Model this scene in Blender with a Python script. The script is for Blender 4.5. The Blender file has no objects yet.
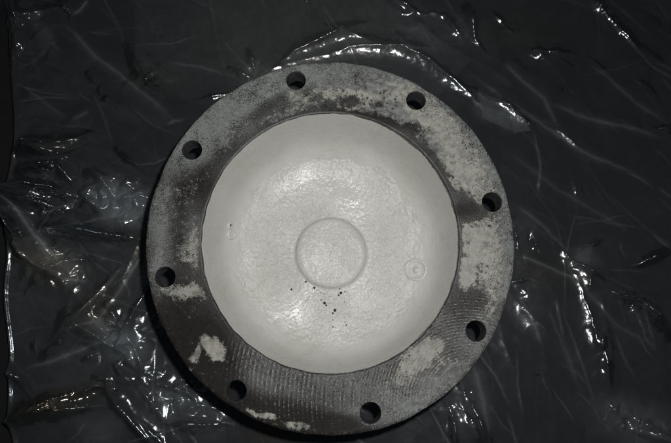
import bpy, math, random
import numpy as np
from mathutils import Matrix, Vector
from mathutils.geometry import delaunay_2d_cdt

random.seed(7)
rng = np.random.RandomState(11)
SC = bpy.context.scene
COL = SC.collection

# ------------------------------------------------------------------ camera, light, exposure
S = 0.136            # bolt circle radius (m)
SY = 1.024           # the casting is very slightly oval
H = 0.088            # height of the flange face above the ground
F = 620.0            # focal length in pixels of a 671 pixel wide picture
CX, CY = 335.5, 221.5
M = np.array([[0.99992666, 0.0, 0.01211123],
              [-0.00216511, 0.98389109, 0.17875582],
              [-0.01191614, -0.17876893, 0.98381892]])
CAM = np.array([-0.015303, -0.5590293, 3.64765738]) * S + np.array([0, 0, H])
cam = bpy.data.cameras.new('camera')
cam.sensor_fit = 'HORIZONTAL'
cam.sensor_width = 36.0
cam.lens = F / 671.0 * 36.0
cam.clip_start = 0.01
cam.clip_end = 50
camo = bpy.data.objects.new('camera', cam)
COL.objects.link(camo)
mw = Matrix([list(r) for r in M.T]).to_4x4()
mw.translation = Vector(CAM)
camo.matrix_world = mw
SC.camera = camo

world = bpy.data.worlds.new('World')
SC.world = world
world.use_nodes = True
bgn = world.node_tree.nodes['Background']
bgn.inputs[0].default_value = (0.75, 0.86, 1.0, 1)
bgn.inputs[1].default_value = 0.022

right, up, back = M[0], M[1], M[2]            # camera axes in the world
LAMP = CAM + right * 0.040 + up * 0.045 + back * (-0.005)
fl = bpy.data.lights.new('camera_flash', 'POINT')
fl.energy = 7.7
fl.shadow_soft_size = 0.009
fl.color = (1.0, 0.995, 0.975)
flo = bpy.data.objects.new('camera_flash', fl)
flo.location = LAMP
COL.objects.link(flo)

cool = bpy.data.lights.new('cool_fill', 'AREA')  # weak unseen area lamp, added for bluish fill and reflections on the film
cool.shape = 'RECTANGLE'; cool.size = 0.5; cool.size_y = 0.7
cool.energy = 0.07
cool.color = (0.62, 0.8, 1.0)
wo = bpy.data.objects.new('cool_fill', cool)
wo.location = (-0.75, 0.35, 1.35)
wo.rotation_euler = (Vector((0, 0, 0.0)) - Vector(wo.location)).to_track_quat('-Z', 'Y').to_euler()
COL.objects.link(wo)

SC.view_settings.view_transform = 'Standard'
SC.view_settings.look = 'None'
SC.view_settings.exposure = 0.0
SC.view_settings.gamma = 1.0
SC.view_settings.use_curve_mapping = False

# ------------------------------------------------------------------ measuring helpers
def project(X):
    Q = (X - CAM) @ M.T
    return CX + F * Q[..., 0] / -Q[..., 2], CY - F * Q[..., 1] / -Q[..., 2]

def at(u, v, z):
    """where the surface at height z shows at (u, v) of the photograph"""
    d = M.T @ np.array([(u - CX) / F, -(v - CY) / F, -1.0])
    s = (z - CAM[2]) / d[2]
    return CAM + s * d

def smooth(x, a, b):
    t = np.clip((x - a) / (b - a), 0, 1)
    return t * t * (3 - 2 * t)

def perlin(x, y, seed=0):
    r = np.random.RandomState(1000 + seed)
    perm = r.permutation(256); perm = np.concatenate([perm, perm])
    g = r.rand(256) * 2 * np.pi
    gx, gy = np.cos(g), np.sin(g)
    xi = np.floor(x).astype(int); yi = np.floor(y).astype(int)
    xf = x - xi; yf = y - yi
    u = xf**3 * (xf * (xf * 6 - 15) + 10); v = yf**3 * (yf * (yf * 6 - 15) + 10)
    def c(i, j):
        h = perm[(perm[(xi + i) & 255] + yi + j) & 255]
        return gx[h] * (xf - i) + gy[h] * (yf - j)
    a = c(0, 0) * (1 - u) + c(1, 0) * u
    b = c(0, 1) * (1 - u) + c(1, 1) * u
    return (a * (1 - v) + b * v) * 1.5

def fbm(x, y, seed, n=4, gain=0.5):
    s = 0; a = 1
    for i in range(n):
        s = s + a * perlin(x * 2**i + 17.3 * i, y * 2**i - 9.1 * i, seed + i); a *= gain
    return s

def blobs(u, v, lst):
    """sum of soft ellipses (cu, cv, ru, rv, angle, value)"""
    o = np.zeros_like(u)
    for cu, cv, ru, rv, an, val in lst:
        a = math.radians(an); c, s = math.cos(a), math.sin(a)
        du, dv = u - cu, v - cv
        p = (du * c + dv * s) / ru; q = (-du * s + dv * c) / rv
        o += val * np.exp(-(p * p + q * q) ** 1.5)
    return o

def polydist(u, v, pts):
    """distance to a polyline, its signed side and the run along it (0..1)"""
    best = np.full(u.shape, 1e9); run = np.zeros_like(best); sgn = np.zeros_like(best)
    L = [0]
    for a, b in zip(pts[:-1], pts[1:]): L.append(L[-1] + math.hypot(b[0] - a[0], b[1] - a[1]))
    for k, (a, b) in enumerate(zip(pts[:-1], pts[1:])):
        dx, dy = b[0] - a[0], b[1] - a[1]; l2 = dx * dx + dy * dy
        t = np.clip(((u - a[0]) * dx + (v - a[1]) * dy) / l2, 0, 1)
        d = np.hypot(u - a[0] - t * dx, v - a[1] - t * dy)
        m = d < best
        best[m] = d[m]; run[m] = ((L[k] + t * math.sqrt(l2)) / L[-1])[m]
        sgn[m] = np.sign((u - a[0]) * dy - (v - a[1]) * dx)[m]
    return best, run, sgn

# ------------------------------------------------------------------ objects
def tag(o, label=None, cat=None, group=None, kind=None):
    if label: o['label'] = label
    if cat: o['category'] = cat
    if group: o['group'] = group
    if kind: o['kind'] = kind
    return o

def mesh_np(name, V, Fc, mat, parent=None, smooth_=True, attrs=None):
    V = np.asarray(V, np.float32)
    me = bpy.data.meshes.new(name)
    if isinstance(Fc, np.ndarray):
        n, k = Fc.shape
        me.vertices.add(len(V)); me.vertices.foreach_set('co', V.ravel())
        me.loops.add(n * k); me.loops.foreach_set('vertex_index', Fc.astype(np.int32).ravel())
        me.polygons.add(n)
        me.polygons.foreach_set('loop_start', np.arange(0, n * k, k, dtype=np.int32))
        me.polygons.foreach_set('loop_total', np.full(n, k, np.int32))
        me.update(calc_edges=True)
    else:
        me.from_pydata([tuple(map(float, p)) for p in V], [], [list(f) for f in Fc]); me.update()
    me.validate()
    if smooth_: me.polygons.foreach_set('use_smooth', np.ones(len(me.polygons), bool))
    for k_, a in (attrs or {}).items():
        at_ = me.attributes.new(k_, 'FLOAT', 'POINT'); at_.data.foreach_set('value', np.asarray(a, np.float32).ravel())
    me.materials.append(mat)
    o = bpy.data.objects.new(name, me); COL.objects.link(o)
    if parent: o.parent = parent
    return o

def grid_faces(n, m, wrap=False, flip=False):
    i = np.arange(n - 1)[:, None]; j = np.arange(m if wrap else m - 1)[None, :]
    j2 = (j + 1) % m
    f = np.stack([i * m + j, i * m + j2, (i + 1) * m + j2, (i + 1) * m + j], -1).reshape(-1, 4)
    return f[:, ::-1] if flip else f

def lathe(prof, seg, cx=0, cy=0, sy=1.0):
    th = np.arange(seg) * 2 * np.pi / seg
    r = np.array([p[0] for p in prof])[:, None]; z = np.array([p[1] for p in prof])[:, None]
    x = cx + r * np.cos(th); y = cy + r * np.sin(th) * sy
    return np.stack([x, y, z + 0 * th], -1).reshape(-1, 3), grid_faces(len(prof), seg, True)

# ------------------------------------------------------------------ materials
class N:
    def __init__(s, name):
        s.m = bpy.data.materials.new(name); s.m.use_nodes = True
        s.t = s.m.node_tree; s.t.nodes.clear()
        s.out = s.t.nodes.new('ShaderNodeOutputMaterial')
    def n(s, ty, **kw):
        nd = s.t.nodes.new('ShaderNode' + ty)
        for k, v in kw.items():
            if k.startswith('_'): setattr(nd, k[1:], v)
        return nd
    def set(s, sock, v):
        if isinstance(v, bpy.types.NodeSocket): s.t.links.new(v, sock)
        elif v is not None: sock.default_value = v
    def math(s, op, a, b=None, c=None, clamp=False):
        nd = s.n('Math', _operation=op, _use_clamp=clamp)
        s.set(nd.inputs[0], a); s.set(nd.inputs[1], b)
        if c is not None: s.set(nd.inputs[2], c)
        return nd.outputs[0]
    def attr(s, name):
        nd = s.n('Attribute', _attribute_name=name, _attribute_type='GEOMETRY'); return nd.outputs['Fac']
    def noise(s, scale, detail=4, rough=0.55, vec=None, dist=0.0):
        nd = s.n('TexNoise'); s.set(nd.inputs['Scale'], scale); s.set(nd.inputs['Detail'], detail)
        s.set(nd.inputs['Roughness'], rough); s.set(nd.inputs['Distortion'], dist)
        s.set(nd.inputs['Vector'], vec if vec is not None else s.pos()); return nd.outputs['Fac']
    def pos(s):
        if not hasattr(s, '_p'): s._p = s.n('TexCoord').outputs['Object']
        return s._p
    def mix(s, f, a, b):
        nd = s.n('Mix', _data_type='RGBA'); s.set(nd.inputs[0], f); s.set(nd.inputs[6], a); s.set(nd.inputs[7], b)
        return nd.outputs[2]
    def rng(s, x, a, b, c=0.0, d=1.0, sm=True):
        nd = s.n('MapRange', _interpolation_type='SMOOTHSTEP' if sm else 'LINEAR')
        s.set(nd.inputs[0], x); s.set(nd.inputs[1], a); s.set(nd.inputs[2], b); s.set(nd.inputs[3], c); s.set(nd.inputs[4], d)
        return nd.outputs[0]
    def bump(s, h, dist, strength=1.0, normal=None):
        nd = s.n('Bump'); s.set(nd.inputs['Height'], h); nd.inputs['Distance'].default_value = dist
        s.set(nd.inputs['Strength'], strength)
        if normal is not None: s.set(nd.inputs['Normal'], normal)
        return nd.outputs[0]
    def done(s, sh): s.t.links.new(sh, s.out.inputs[0]); return s.m

def rgb(r, g, b): return (r, g, b, 1)

def mat_paint():
    s = N('white_enamel')
    lump = s.noise(120, 3, 0.5); mid = s.noise(330, 3, 0.55); fine = s.noise(1100, 2, 0.5)
    tone = s.noise(22, 3, 0.6)
    c = s.mix(s.rng(tone, .3, .7), rgb(.60, .592, .55), rgb(.66, .655, .625))
    c = s.mix(s.math('MULTIPLY', s.rng(s.noise(48, 5, .7), .52, .72), .40), c, rgb(.50, .475, .39))
    pits = s.rng(s.noise(420, 2, .5), .735, .76)
    c = s.mix(s.math('MULTIPLY', pits, .55), c, rgb(.2, .19, .16))
    bare = s.attr('bare')
    e = s.math('ADD', bare, s.math('MULTIPLY', s.math('SUBTRACT', s.noise(500, 3, .7), .5), .45))
    bm = s.rng(e, .42, .58)
    c = s.mix(bm, c, s.mix(s.noise(700, 3), rgb(.010, .009, .009), rgb(.035, .033, .034)))
    rough_zone = s.attr('grain')
    nrm = s.bump(fine, .00035, s.math('ADD', s.math('MULTIPLY', rough_zone, 1.0), .10))
    nrm = s.bump(mid, .0019, s.math('ADD', s.math('MULTIPLY', rough_zone, .75), .12), nrm)
    nrm = s.bump(lump, .0016, s.math('ADD', .12, s.math('MULTIPLY', rough_zone, .5)), nrm)
    p = s.n('BsdfPrincipled')
    s.set(p.inputs['Base Color'], c); s.set(p.inputs['Roughness'], s.rng(s.noise(90, 2), .3, .7, .20, .32))
    s.set(p.inputs['Specular IOR Level'], .5); s.set(p.inputs['Normal'], nrm)
    return s.done(p.outputs[0])

def mat_ring():
    s = N('machined_iron_with_old_paint')
    pos = s.pos()
    sep = s.n('SeparateXYZ'); s.set(sep.inputs[0], pos)
    x, y = sep.outputs[0], sep.outputs[1]
    # concentric turning marks
    rr = s.math('SQRT', s.math('ADD', s.math('MULTIPLY', x, x), s.math('MULTIPLY', y, y)))
    warp = s.math('MULTIPLY', s.noise(30, 2), .004)
    turn = s.math('SINE', s.math('MULTIPLY', s.math('ADD', rr, s.math('MULTIPLY', warp, .3)), 2 * math.pi / .00105))
    # coarse cutter chatter, arcs round a point at the lower right
    C = at(470, 402, H)
    dx = s.math('SUBTRACT', x, float(C[0])); dy = s.math('SUBTRACT', y, float(C[1]))
    rc = s.math('SQRT', s.math('ADD', s.math('MULTIPLY', dx, dx), s.math('MULTIPLY', dy, dy)))
    pitch = s.attr('pitch')
    ph = s.math('MULTIPLY', s.math('ADD', rc, s.math('MULTIPLY', warp, .5)), 2 * math.pi / .00245)
    ph2 = s.math('MULTIPLY', s.math('ADD', rc, s.math('MULTIPLY', warp, .5)), 2 * math.pi / .0036)
    chat = s.math('SINE', ph)
    chat2 = s.math('SINE', ph2)
    chat = s.math('ADD', s.math('MULTIPLY', chat, s.math('SUBTRACT', 1.0, pitch)), s.math('MULTIPLY', chat2, pitch))
    cz = s.math('MULTIPLY', s.math('MULTIPLY', s.attr('chatter'), 1.35), s.math('MULTIPLY', s.rng(s.noise(260, 4, .7), .36, .60), s.rng(s.math('ADD', s.math('MULTIPLY', turn, .05), s.noise(600, 3, .6)), .36, .56)))
    chat = s.math('MULTIPLY', chat, cz)
    n1 = s.noise(900, 3, .65); n2 = s.noise(260, 4, .6); n3 = s.noise(70, 4, .6); n4 = s.noise(1900, 2, .6); n5 = s.noise(430, 3, .6)
    dab = s.n('TexVoronoi'); s.set(dab.inputs['Scale'], 300); s.set(dab.inputs['Vector'], pos)
    # paint that is left
    a = s.attr('paint')
    spk = s.attr('speckle')
    k = s.math('ADD', a, s.math('MULTIPLY', s.math('SUBTRACT', n2, .5), 1.15))
    k = s.math('ADD', k, s.math('MULTIPLY', s.math('SUBTRACT', n1, .5), s.math('ADD', .45, s.math('MULTIPLY', spk, 1.6))))
    k = s.math('ADD', k, s.math('MULTIPLY', s.math('SUBTRACT', n3, .5), .6))
    k = s.math('ADD', k, s.math('MULTIPLY', chat, .22))
    k = s.math('ADD', k, s.math('MULTIPLY', turn, .03))
    stip = s.rng(s.math('ADD', s.noise(1250, 2, .6), s.math('MULTIPLY', turn, .03)), .53, .61)
    k = s.math('SUBTRACT', k, s.math('MULTIPLY', stip, s.math('ADD', .22, s.math('MULTIPLY', spk, .75))))
    k = s.math('SUBTRACT', k, s.math('MULTIPLY', s.math('MULTIPLY', s.rng(n5, .56, .63), s.rng(s.noise(95, 3, .6), .42, .58)), .75))
    pm = s.math('MULTIPLY', s.rng(k, .34, .66), s.rng(s.noise(150, 4, .65), .32, .55, .55, 1.0))
    metal = s.mix(s.rng(n3, .3, .7), rgb(.016, .015, .014), rgb(.036, .034, .033))
    metal = s.mix(s.math('MULTIPLY', s.rng(s.math('ADD', s.math('MULTIPLY', n1, .6), s.math('MULTIPLY', n4, .4)), .54, .66), .5), metal, rgb(.15, .145, .14))
    metal = s.mix(s.math('MULTIPLY', s.rng(chat, .15, .8), .8), metal, rgb(.36, .35, .335))
    sheen_fac = s.math('MULTIPLY', s.attr('painted_sheen'), s.rng(s.math('ADD', s.math('MULTIPLY', n1, .55), s.math('ADD', s.math('MULTIPLY', n3, .25), s.math('MULTIPLY', n4, .35))), .485, .60), clamp=True)  # bluish reflections on the iron, painted into its colour
    metal = s.mix(sheen_fac, metal, rgb(.27, .285, .275))
    metal = s.mix(s.math('MULTIPLY', s.rng(s.attr('brown'), .15, .8), s.math('SUBTRACT', .9, s.math('MULTIPLY', s.rng(chat, .15, .8), .55))), metal, s.mix(n2, rgb(.010, .009, .008), rgb(.024, .021, .019)))
    grey = s.mix(s.rng(n2, .3, .7), rgb(.15, .158, .152), rgb(.27, .275, .26))
    cream = s.mix(s.rng(n2, .3, .7), rgb(.31, .302, .262), rgb(.42, .412, .365))
    cream = s.mix(s.math('MULTIPLY', s.rng(n1, .45, .7), .55), cream, rgb(.22, .21, .18))
    paint = s.mix(s.rng(s.math('ADD', s.attr('cream'), s.math('MULTIPLY', s.math('SUBTRACT', n2, .5), .8)), .35, .65), grey, cream)
    c = s.mix(pm, metal, paint)
    h = s.math('ADD', s.math('MULTIPLY', pm, .5), s.math('MULTIPLY', n1, .5))
    nrm = s.bump(h, .00035, .9)
    nrm = s.bump(n4, .00024, .6, nrm)
    nrm = s.bump(chat, .00022, .7, nrm)
    nrm = s.bump(turn, .00003, .35, nrm)
    p = s.n('BsdfPrincipled')
    s.set(p.inputs['Base Color'], c); s.set(p.inputs['Roughness'], s.math('ADD', s.math('ADD', .31, s.math('MULTIPLY', s.rng(n2, .35, .65), .10)), s.math('MULTIPLY', pm, .22)))
    s.set(p.inputs['Specular IOR Level'], s.math('SUBTRACT', .42, s.math('MULTIPLY', s.attr('brown'), .36))); s.set(p.inputs['Normal'], nrm)
    return s.done(p.outputs[0])

def mat_iron(name, a, b, rough=.6):
    s = N(name)
    n1 = s.noise(200, 4, .6); n2 = s.noise(900, 3, .6)
    c = s.mix(s.rng(n1, .3, .7), a, b)
    c = s.mix(s.math('MULTIPLY', s.rng(n2, .55, .75), .4), c, rgb(.16, .155, .15))
    p = s.n('BsdfPrincipled')
    s.set(p.inputs['Base Color'], c); s.set(p.inputs['Roughness'], rough)
    s.set(p.inputs['Normal'], s.bump(s.math('ADD', n1, n2), .0004, .7))
    return s.done(p.outputs[0])

def mat_film():
    s = N('clear_polythene')
    hz = s.attr('haze_and_sheen'); warm = s.attr('warm')
    n1 = s.noise(140, 4, .6); n2 = s.noise(900, 3, .6); n3 = s.noise(35, 3, .6)
    nrm = s.bump(n1, .0005, .3)
    nrm = s.bump(n2, .00012, .4, nrm)
    col = s.mix(warm, rgb(.70, .77, .82), rgb(.78, .75, .68))
    dif = s.n('BsdfDiffuse'); s.set(dif.inputs[0], col); s.set(dif.inputs['Normal'], nrm)
    tr = s.n('BsdfTransparent'); s.set(tr.inputs[0], rgb(.93, .93, .93))
    base = s.n('MixShader')
    hf = s.math('MULTIPLY', hz, s.rng(n3, .25, .75, .86, 1.14))
    hf = s.math('MULTIPLY', hf, s.rng(n1, .3, .75, .92, 1.1), clamp=True)
    s.set(base.inputs[0], hf); s.set(base.inputs[1], tr.outputs[0]); s.set(base.inputs[2], dif.outputs[0])
    fr = s.n('Fresnel'); s.set(fr.inputs[0], 1.5); s.set(fr.inputs[1], nrm)
    ff = s.math('MULTIPLY', fr.outputs[0], 1.7, clamp=True)
    gl = s.n('BsdfGlossy'); s.set(gl.inputs['Color'], s.mix(warm, rgb(.88, .95, 1), rgb(1, .90, .74)))
    s.set(gl.inputs['Roughness'], s.rng(n3, .3, .7, .13, .20)); s.set(gl.inputs['Normal'], nrm)
    g2 = s.n('BsdfGlossy'); s.set(g2.inputs['Color'], rgb(.9, .95, 1)); s.set(g2.inputs['Roughness'], .36); s.set(g2.inputs['Normal'], nrm)
    gm = s.n('MixShader'); s.set(gm.inputs[0], s.math('MULTIPLY', s.math('SUBTRACT', hz, .02), 3.2, clamp=True)); s.set(gm.inputs[1], gl.outputs[0]); s.set(gm.inputs[2], g2.outputs[0])
    m2 = s.n('MixShader'); s.set(m2.inputs[0], ff); s.set(m2.inputs[1], base.outputs[0]); s.set(m2.inputs[2], gm.outputs[0])
    return s.done(m2.outputs[0])

def mat_ground():
    s = N('black_rubber_mat')
    n1 = s.noise(60, 5, .6); n2 = s.noise(700, 3, .6)
    c = s.mix(n1, rgb(.006, .006, .0065), rgb(.013, .013, .0135))
    p = s.n('BsdfPrincipled'); s.set(p.inputs['Base Color'], c); s.set(p.inputs['Roughness'], .75)
    s.set(p.inputs['Specular IOR Level'], .2)
    s.set(p.inputs['Normal'], s.bump(n2, .0005, .4))
    return s.done(p.outputs[0])

PAINT = mat_paint(); RING = mat_ring(); FILM = mat_film(); GROUND = mat_ground()
BORE = mat_iron('bolt_hole_wall', rgb(.045, .045, .05), rgb(.085, .085, .092), .6)
BODY = mat_iron('cast_iron_body', rgb(.03, .028, .026), rgb(.06, .055, .05), .7)
GRIT = mat_iron('black_grit', rgb(.012, .011, .010), rgb(.03, .028, .025), .8)

# ------------------------------------------------------------------ ground under the sheet
gV = [(-1.6, -1.4, 0), (1.6, -1.4, 0), (1.6, 1.6, 0), (-1.6, 1.6, 0)]
tag(mesh_np('ground', gV, [(0, 1, 2, 3)], GROUND, smooth_=False), 'flat black matte surface under the plastic sheet', None, None, 'structure')

# ------------------------------------------------------------------ the crumpled clear sheet
def axis(lo, hi, a, b, step):
    core = np.arange(a, b, step)
    def ext(x0, x1, s0):
        out = []; x = x0; st = s0; sg = np.sign(x1 - x0)
        while abs(x - x0) < abs(x1 - x0): st *= 1.12; x += sg * st; out.append(x)
        return out
    return np.array(ext(a, lo, step)[::-1] + list(core) + ext(core[-1], hi, step))

def crease(u, v, pts, amp, w):
    """a soft folded ridge along a line, in metres"""
    d, run, sg = polydist(u, v, pts)
    taper = smooth(run, 0, .15) * (1 - smooth(run, .8, 1.0)) * .9 + .1
    dd = np.sqrt(d * d + 1.0) - 1.0
    return amp * np.exp(-dd / w) * taper

def build_film():
    z0 = 0.010
    xs = axis(-.62, .62, -.325, .325, .00074); ys = axis(-.50, .60, -.235, .245, .00074)
    X, Y = np.meshgrid(xs, ys)
    P = np.stack([X, Y, np.full_like(X, z0)], -1)
    U, V_ = project(P)
    Lv = LAMP - P; Lv /= np.linalg.norm(Lv, axis=-1, keepdims=True)
    Cv = CAM - P; Cv /= np.linalg.norm(Cv, axis=-1, keepdims=True)
    Hh = Lv + Cv
    gx = -Hh[..., 0] / Hh[..., 2]; gy = -Hh[..., 1] / Hh[..., 2]
    G = np.hypot(gx, gy) + 1e-6
    u = U + 3.2 * perlin(X * 18, Y * 18, 1) + .8 * perlin(X * 90, Y * 90, 2)
    v = V_ + 3.2 * perlin(X * 18, Y * 18, 3) + .8 * perlin(X * 90, Y * 90, 4)
    fu_ = U + 1.2 * perlin(X * 14, Y * 14, 11) + .5 * perlin(X * 120, Y * 120, 12); fv_ = V_ + 1.2 * perlin(X * 14, Y * 14, 13) + .5 * perlin(X * 120, Y * 120, 14)
    # broad waves and long soft folds
    h = .0040 * perlin(X * 6, Y * 6, 5) + .0012 * perlin(X * 16, Y * 16, 6)
    a = math.radians(-38)
    h += .0005 * (1 - np.abs(perlin((X * math.cos(a) + Y * math.sin(a)) * 7, (-X * math.sin(a) + Y * math.cos(a)) * 34, 7)) * 2) * smooth(U, 300, 420)
    for pts, amp, w in FOLDS: h += crease(u, v, pts, amp * .30, w)
    # fine straight wrinkles all over
    fine_h = np.zeros_like(u); rw = np.random.RandomState(5)
    for k_ in range(330):
        cu, cv = rw.uniform(-10, 690), rw.uniform(-10, 455)
        if math.hypot(cu - 331, cv - 250) < 150: continue
        if cu < 190: an = rw.normal(28, 50)
        elif cv > 240 and cu > 440: an = rw.normal(66, 24)
        else: an = rw.normal(38, 20)
        an = math.radians(an); Lw = rw.uniform(12, 90) * (1 if rw.rand() < .7 else 1.8)
        bend = rw.normal(0, .05) * Lw
        ex, ey = math.cos(an) * Lw / 2, math.sin(an) * Lw / 2
        pts = [(cu - ex, cv - ey), (cu - 2 * ey / Lw * bend, cv + 2 * ex / Lw * bend), (cu + ex, cv + ey)]
        us = [p[0] for p in pts]; vs = [p[1] for p in pts]
        box = (fu_ > min(us) - 8) & (fu_ < max(us) + 8) & (fv_ > min(vs) - 8) & (fv_ < max(vs) + 8)
        ii = np.where(box.any(1))[0]; jj = np.where(box.any(0))[0]
        if len(ii) == 0 or len(jj) == 0: continue
        B = (slice(ii[0], ii[-1] + 1), slice(jj[0], jj[-1] + 1))
        d, run, sg = polydist(fu_[B], fv_[B], pts)
        ww = rw.uniform(.5, 1.3)
        pr = np.exp(-(d / ww) ** 2) * smooth(run, 0, .3) * (1 - smooth(run, .6, 1))
        st = rw.uniform(.2, 1.0) ** 2.4
        fine_h[B] = np.maximum(fine_h[B], pr * st)
        h[B] += rw.choice([-1, 1]) * .0007 * st * np.exp(-np.abs(d) / (ww * 1.8)) * smooth(run, 0, .3) * (1 - smooth(run, .6, 1))
    # crumpled areas
    cr = np.clip(blobs(U, V_, CRUMPLE), 0, 1.4)
    def ridged(f, sd, p=1.0):
        wx = X + .25 / f * perlin(X * f * .9, Y * f * .9, sd + 50); wy = Y + .25 / f * perlin(X * f * .9, Y * f * .9, sd + 60)
        return 1 - 2 * np.abs(perlin(wx * f, wy * f, sd)) ** p
    t1 = tin(X, Y, xs, ys, .026, 1, 25, 1.5); t2 = tin(X, Y, xs, ys, .0105, 2, -35, 1.8); t3 = tin(X, Y, xs, ys, .0052, 3, 10, 1.6)
    h += cr * (.0075 * t1 + .0046 * t2 + .0018 * t3)
    base = .12 + .88 * np.clip(blobs(U, V_, SOFT), 0, 1)
    h += base * (.0026 * t1 + .0010 * t2 + .00030 * t3)
    # creases pulled up into ridges: each climbs towards or away from the casting as it runs
    jU = U + .8 * perlin(X * 110, Y * 110, 31) + .4 * perlin(X * 300, Y * 300, 35); jV = V_ + .8 * perlin(X * 110, Y * 110, 32) + .4 * perlin(X * 300, Y * 300, 36)
    for n_, (pts, w, lam, amp) in enumerate(GLINTS):
        L = sum(math.hypot(q[0] - p[0], q[1] - p[1]) for p, q in zip(pts[:-1], pts[1:]))
        L0 = L
        def beyond(a_, b_, k):
            l_ = math.hypot(b_[0] - a_[0], b_[1] - a_[1]); e_ = (7 + k * L0) / l_
            return (b_[0] + (b_[0] - a_[0]) * e_, b_[1] + (b_[1] - a_[1]) * e_)
        k1, k2 = (.45 + .5 * (n_ * .37 % 1)), (.45 + .5 * (n_ * .71 % 1))
        core = pts; pts = [beyond(core[1], core[0], k1)] + list(core) + [beyond(core[-2], core[-1], k2)]
        L = sum(math.hypot(q[0] - p[0], q[1] - p[1]) for p, q in zip(pts[:-1], pts[1:]))
        W = min(5.0, 1.7 + .065 * L0) * (.8 + .4 * (n_ * .618 % 1))
        us = [p[0] for p in pts]; vs = [p[1] for p in pts]; pad = 6 * W + 4
        box = (U > min(us) - pad) & (U < max(us) + pad) & (V_ > min(vs) - pad) & (V_ < max(vs) + pad)
        ii = np.where(box.any(1))[0]; jj = np.where(box.any(0))[0]
        if len(ii) == 0 or len(jj) == 0: continue
        B = (slice(ii[0], ii[-1] + 1), slice(jj[0], jj[-1] + 1))
        d, run, sg = polydist(jU[B], jV[B], pts)
        # height of the crest along the line
        hs = [0.0]; rs = [0.0]; acc = 0.0
        W3 = [at(p[0], p[1], z0 + .004)[:2] for p in pts]
        for (p, q), a3, b3 in zip(zip(pts[:-1], pts[1:]), W3[:-1], W3[1:]):
            mid = (a3 + b3) / 2; i_ = np.argmin(np.abs(ys - mid[1])); j_ = np.argmin(np.abs(xs - mid[0]))
            i_ = min(max(i_, 0), len(ys) - 1); j_ = min(max(j_, 0), len(xs) - 1)
            acc += gx[i_, j_] * (b3[0] - a3[0]) + gy[i_, j_] * (b3[1] - a3[1])
            hs.append(acc); rs.append(rs[-1] + math.hypot(q[0] - p[0], q[1] - p[1]) / L)
        hs = np.array(hs); hs = hs - hs.min()
        hs = hs - hs[1:-1].min() + .0010 + .40 * W * .00092; hs[0] = 0; hs[-1] = 0
        crest = np.interp(run, rs, np.maximum(hs, 0))
        crest = crest * (smooth(run, 0, .12) * (1 - smooth(run, .88, 1)))
        prof = np.exp(-(np.sqrt(d * d + (w * .40) ** 2) - w * .40) / W)
        h[B] += crest * prof * min(1.0, amp) ** 2.5
    spk = np.clip(blobs(U, V_, SPARK), 0, 1.2)
    t4 = tin(X, Y, xs, ys, .0066, 9, 55, 1.7)
    h += spk * (.0046 * t4 + .0016 * t3)
    # lies low under the casting
    R = np.hypot(X, Y / SY)
    fl_ = smooth(R, .085, .135)
    z = z0 + h
    z = np.clip(z, .0015, .058)
    z = .0012 * (1 - fl_) + z * fl_
    haze_and_sheen = .0175 + np.clip(blobs(U + 6 * perlin(X * 45, Y * 45, 41), V_ + 6 * perlin(X * 45, Y * 45, 42), HAZE_AND_SHEEN), -.01, .2)
    for pts, wd, val in STREAKS:
        d, run, sg = polydist(u, v, pts)
        haze_and_sheen += val * (2.4 * np.exp(-(d / (wd * .32)) ** 2) + .9 * np.exp(-(d / wd) ** 2)) * smooth(run, 0, .2) * (1 - smooth(run, .7, 1))
    haze_and_sheen += .050 * fine_h
    # a doubled layer of film with a crisp edge
    for pts, val in LAYERS:
        haze_and_sheen += val * inside(u, v, pts)
    haze_and_sheen += cr * .02 * np.clip(t2, 0, 1)
    warm = np.clip(blobs(U, V_, WARM), 0, 1)
    Fc = grid_faces(len(ys), len(xs))
    fu = U.ravel()[Fc[:, 0]]; fv = V_.ravel()[Fc[:, 0]]
    edge = 9 + 4 * np.sin(fv / 60.0) + 1.5 * np.sin(fv / 17.0)
    edge = np.where(fv < 120, edge - (120 - fv) * .04, edge)
    keep = fu > edge
    Fc = Fc[keep]
    # rolled hem at the cut edge
    ed = 9 + 4 * np.sin(V_ / 60.0) + 1.5 * np.sin(V_ / 17.0)
    z += .0018 * np.exp(-((U - ed - 2) / 2.0) ** 2)
    Vv = np.stack([X, Y, z], -1).reshape(-1, 3)
    used = np.unique(Fc); remap = -np.ones(len(Vv), int); remap[used] = np.arange(len(used))
    o = mesh_np('plastic_sheet', Vv[used], remap[Fc], FILM,
                attrs={'haze_and_sheen': np.clip(haze_and_sheen, 0, .3).ravel()[used], 'warm': warm.ravel()[used]})
    return tag(o, 'crumpled clear plastic sheet spread over black beneath the round casting', 'plastic sheet')

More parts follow.
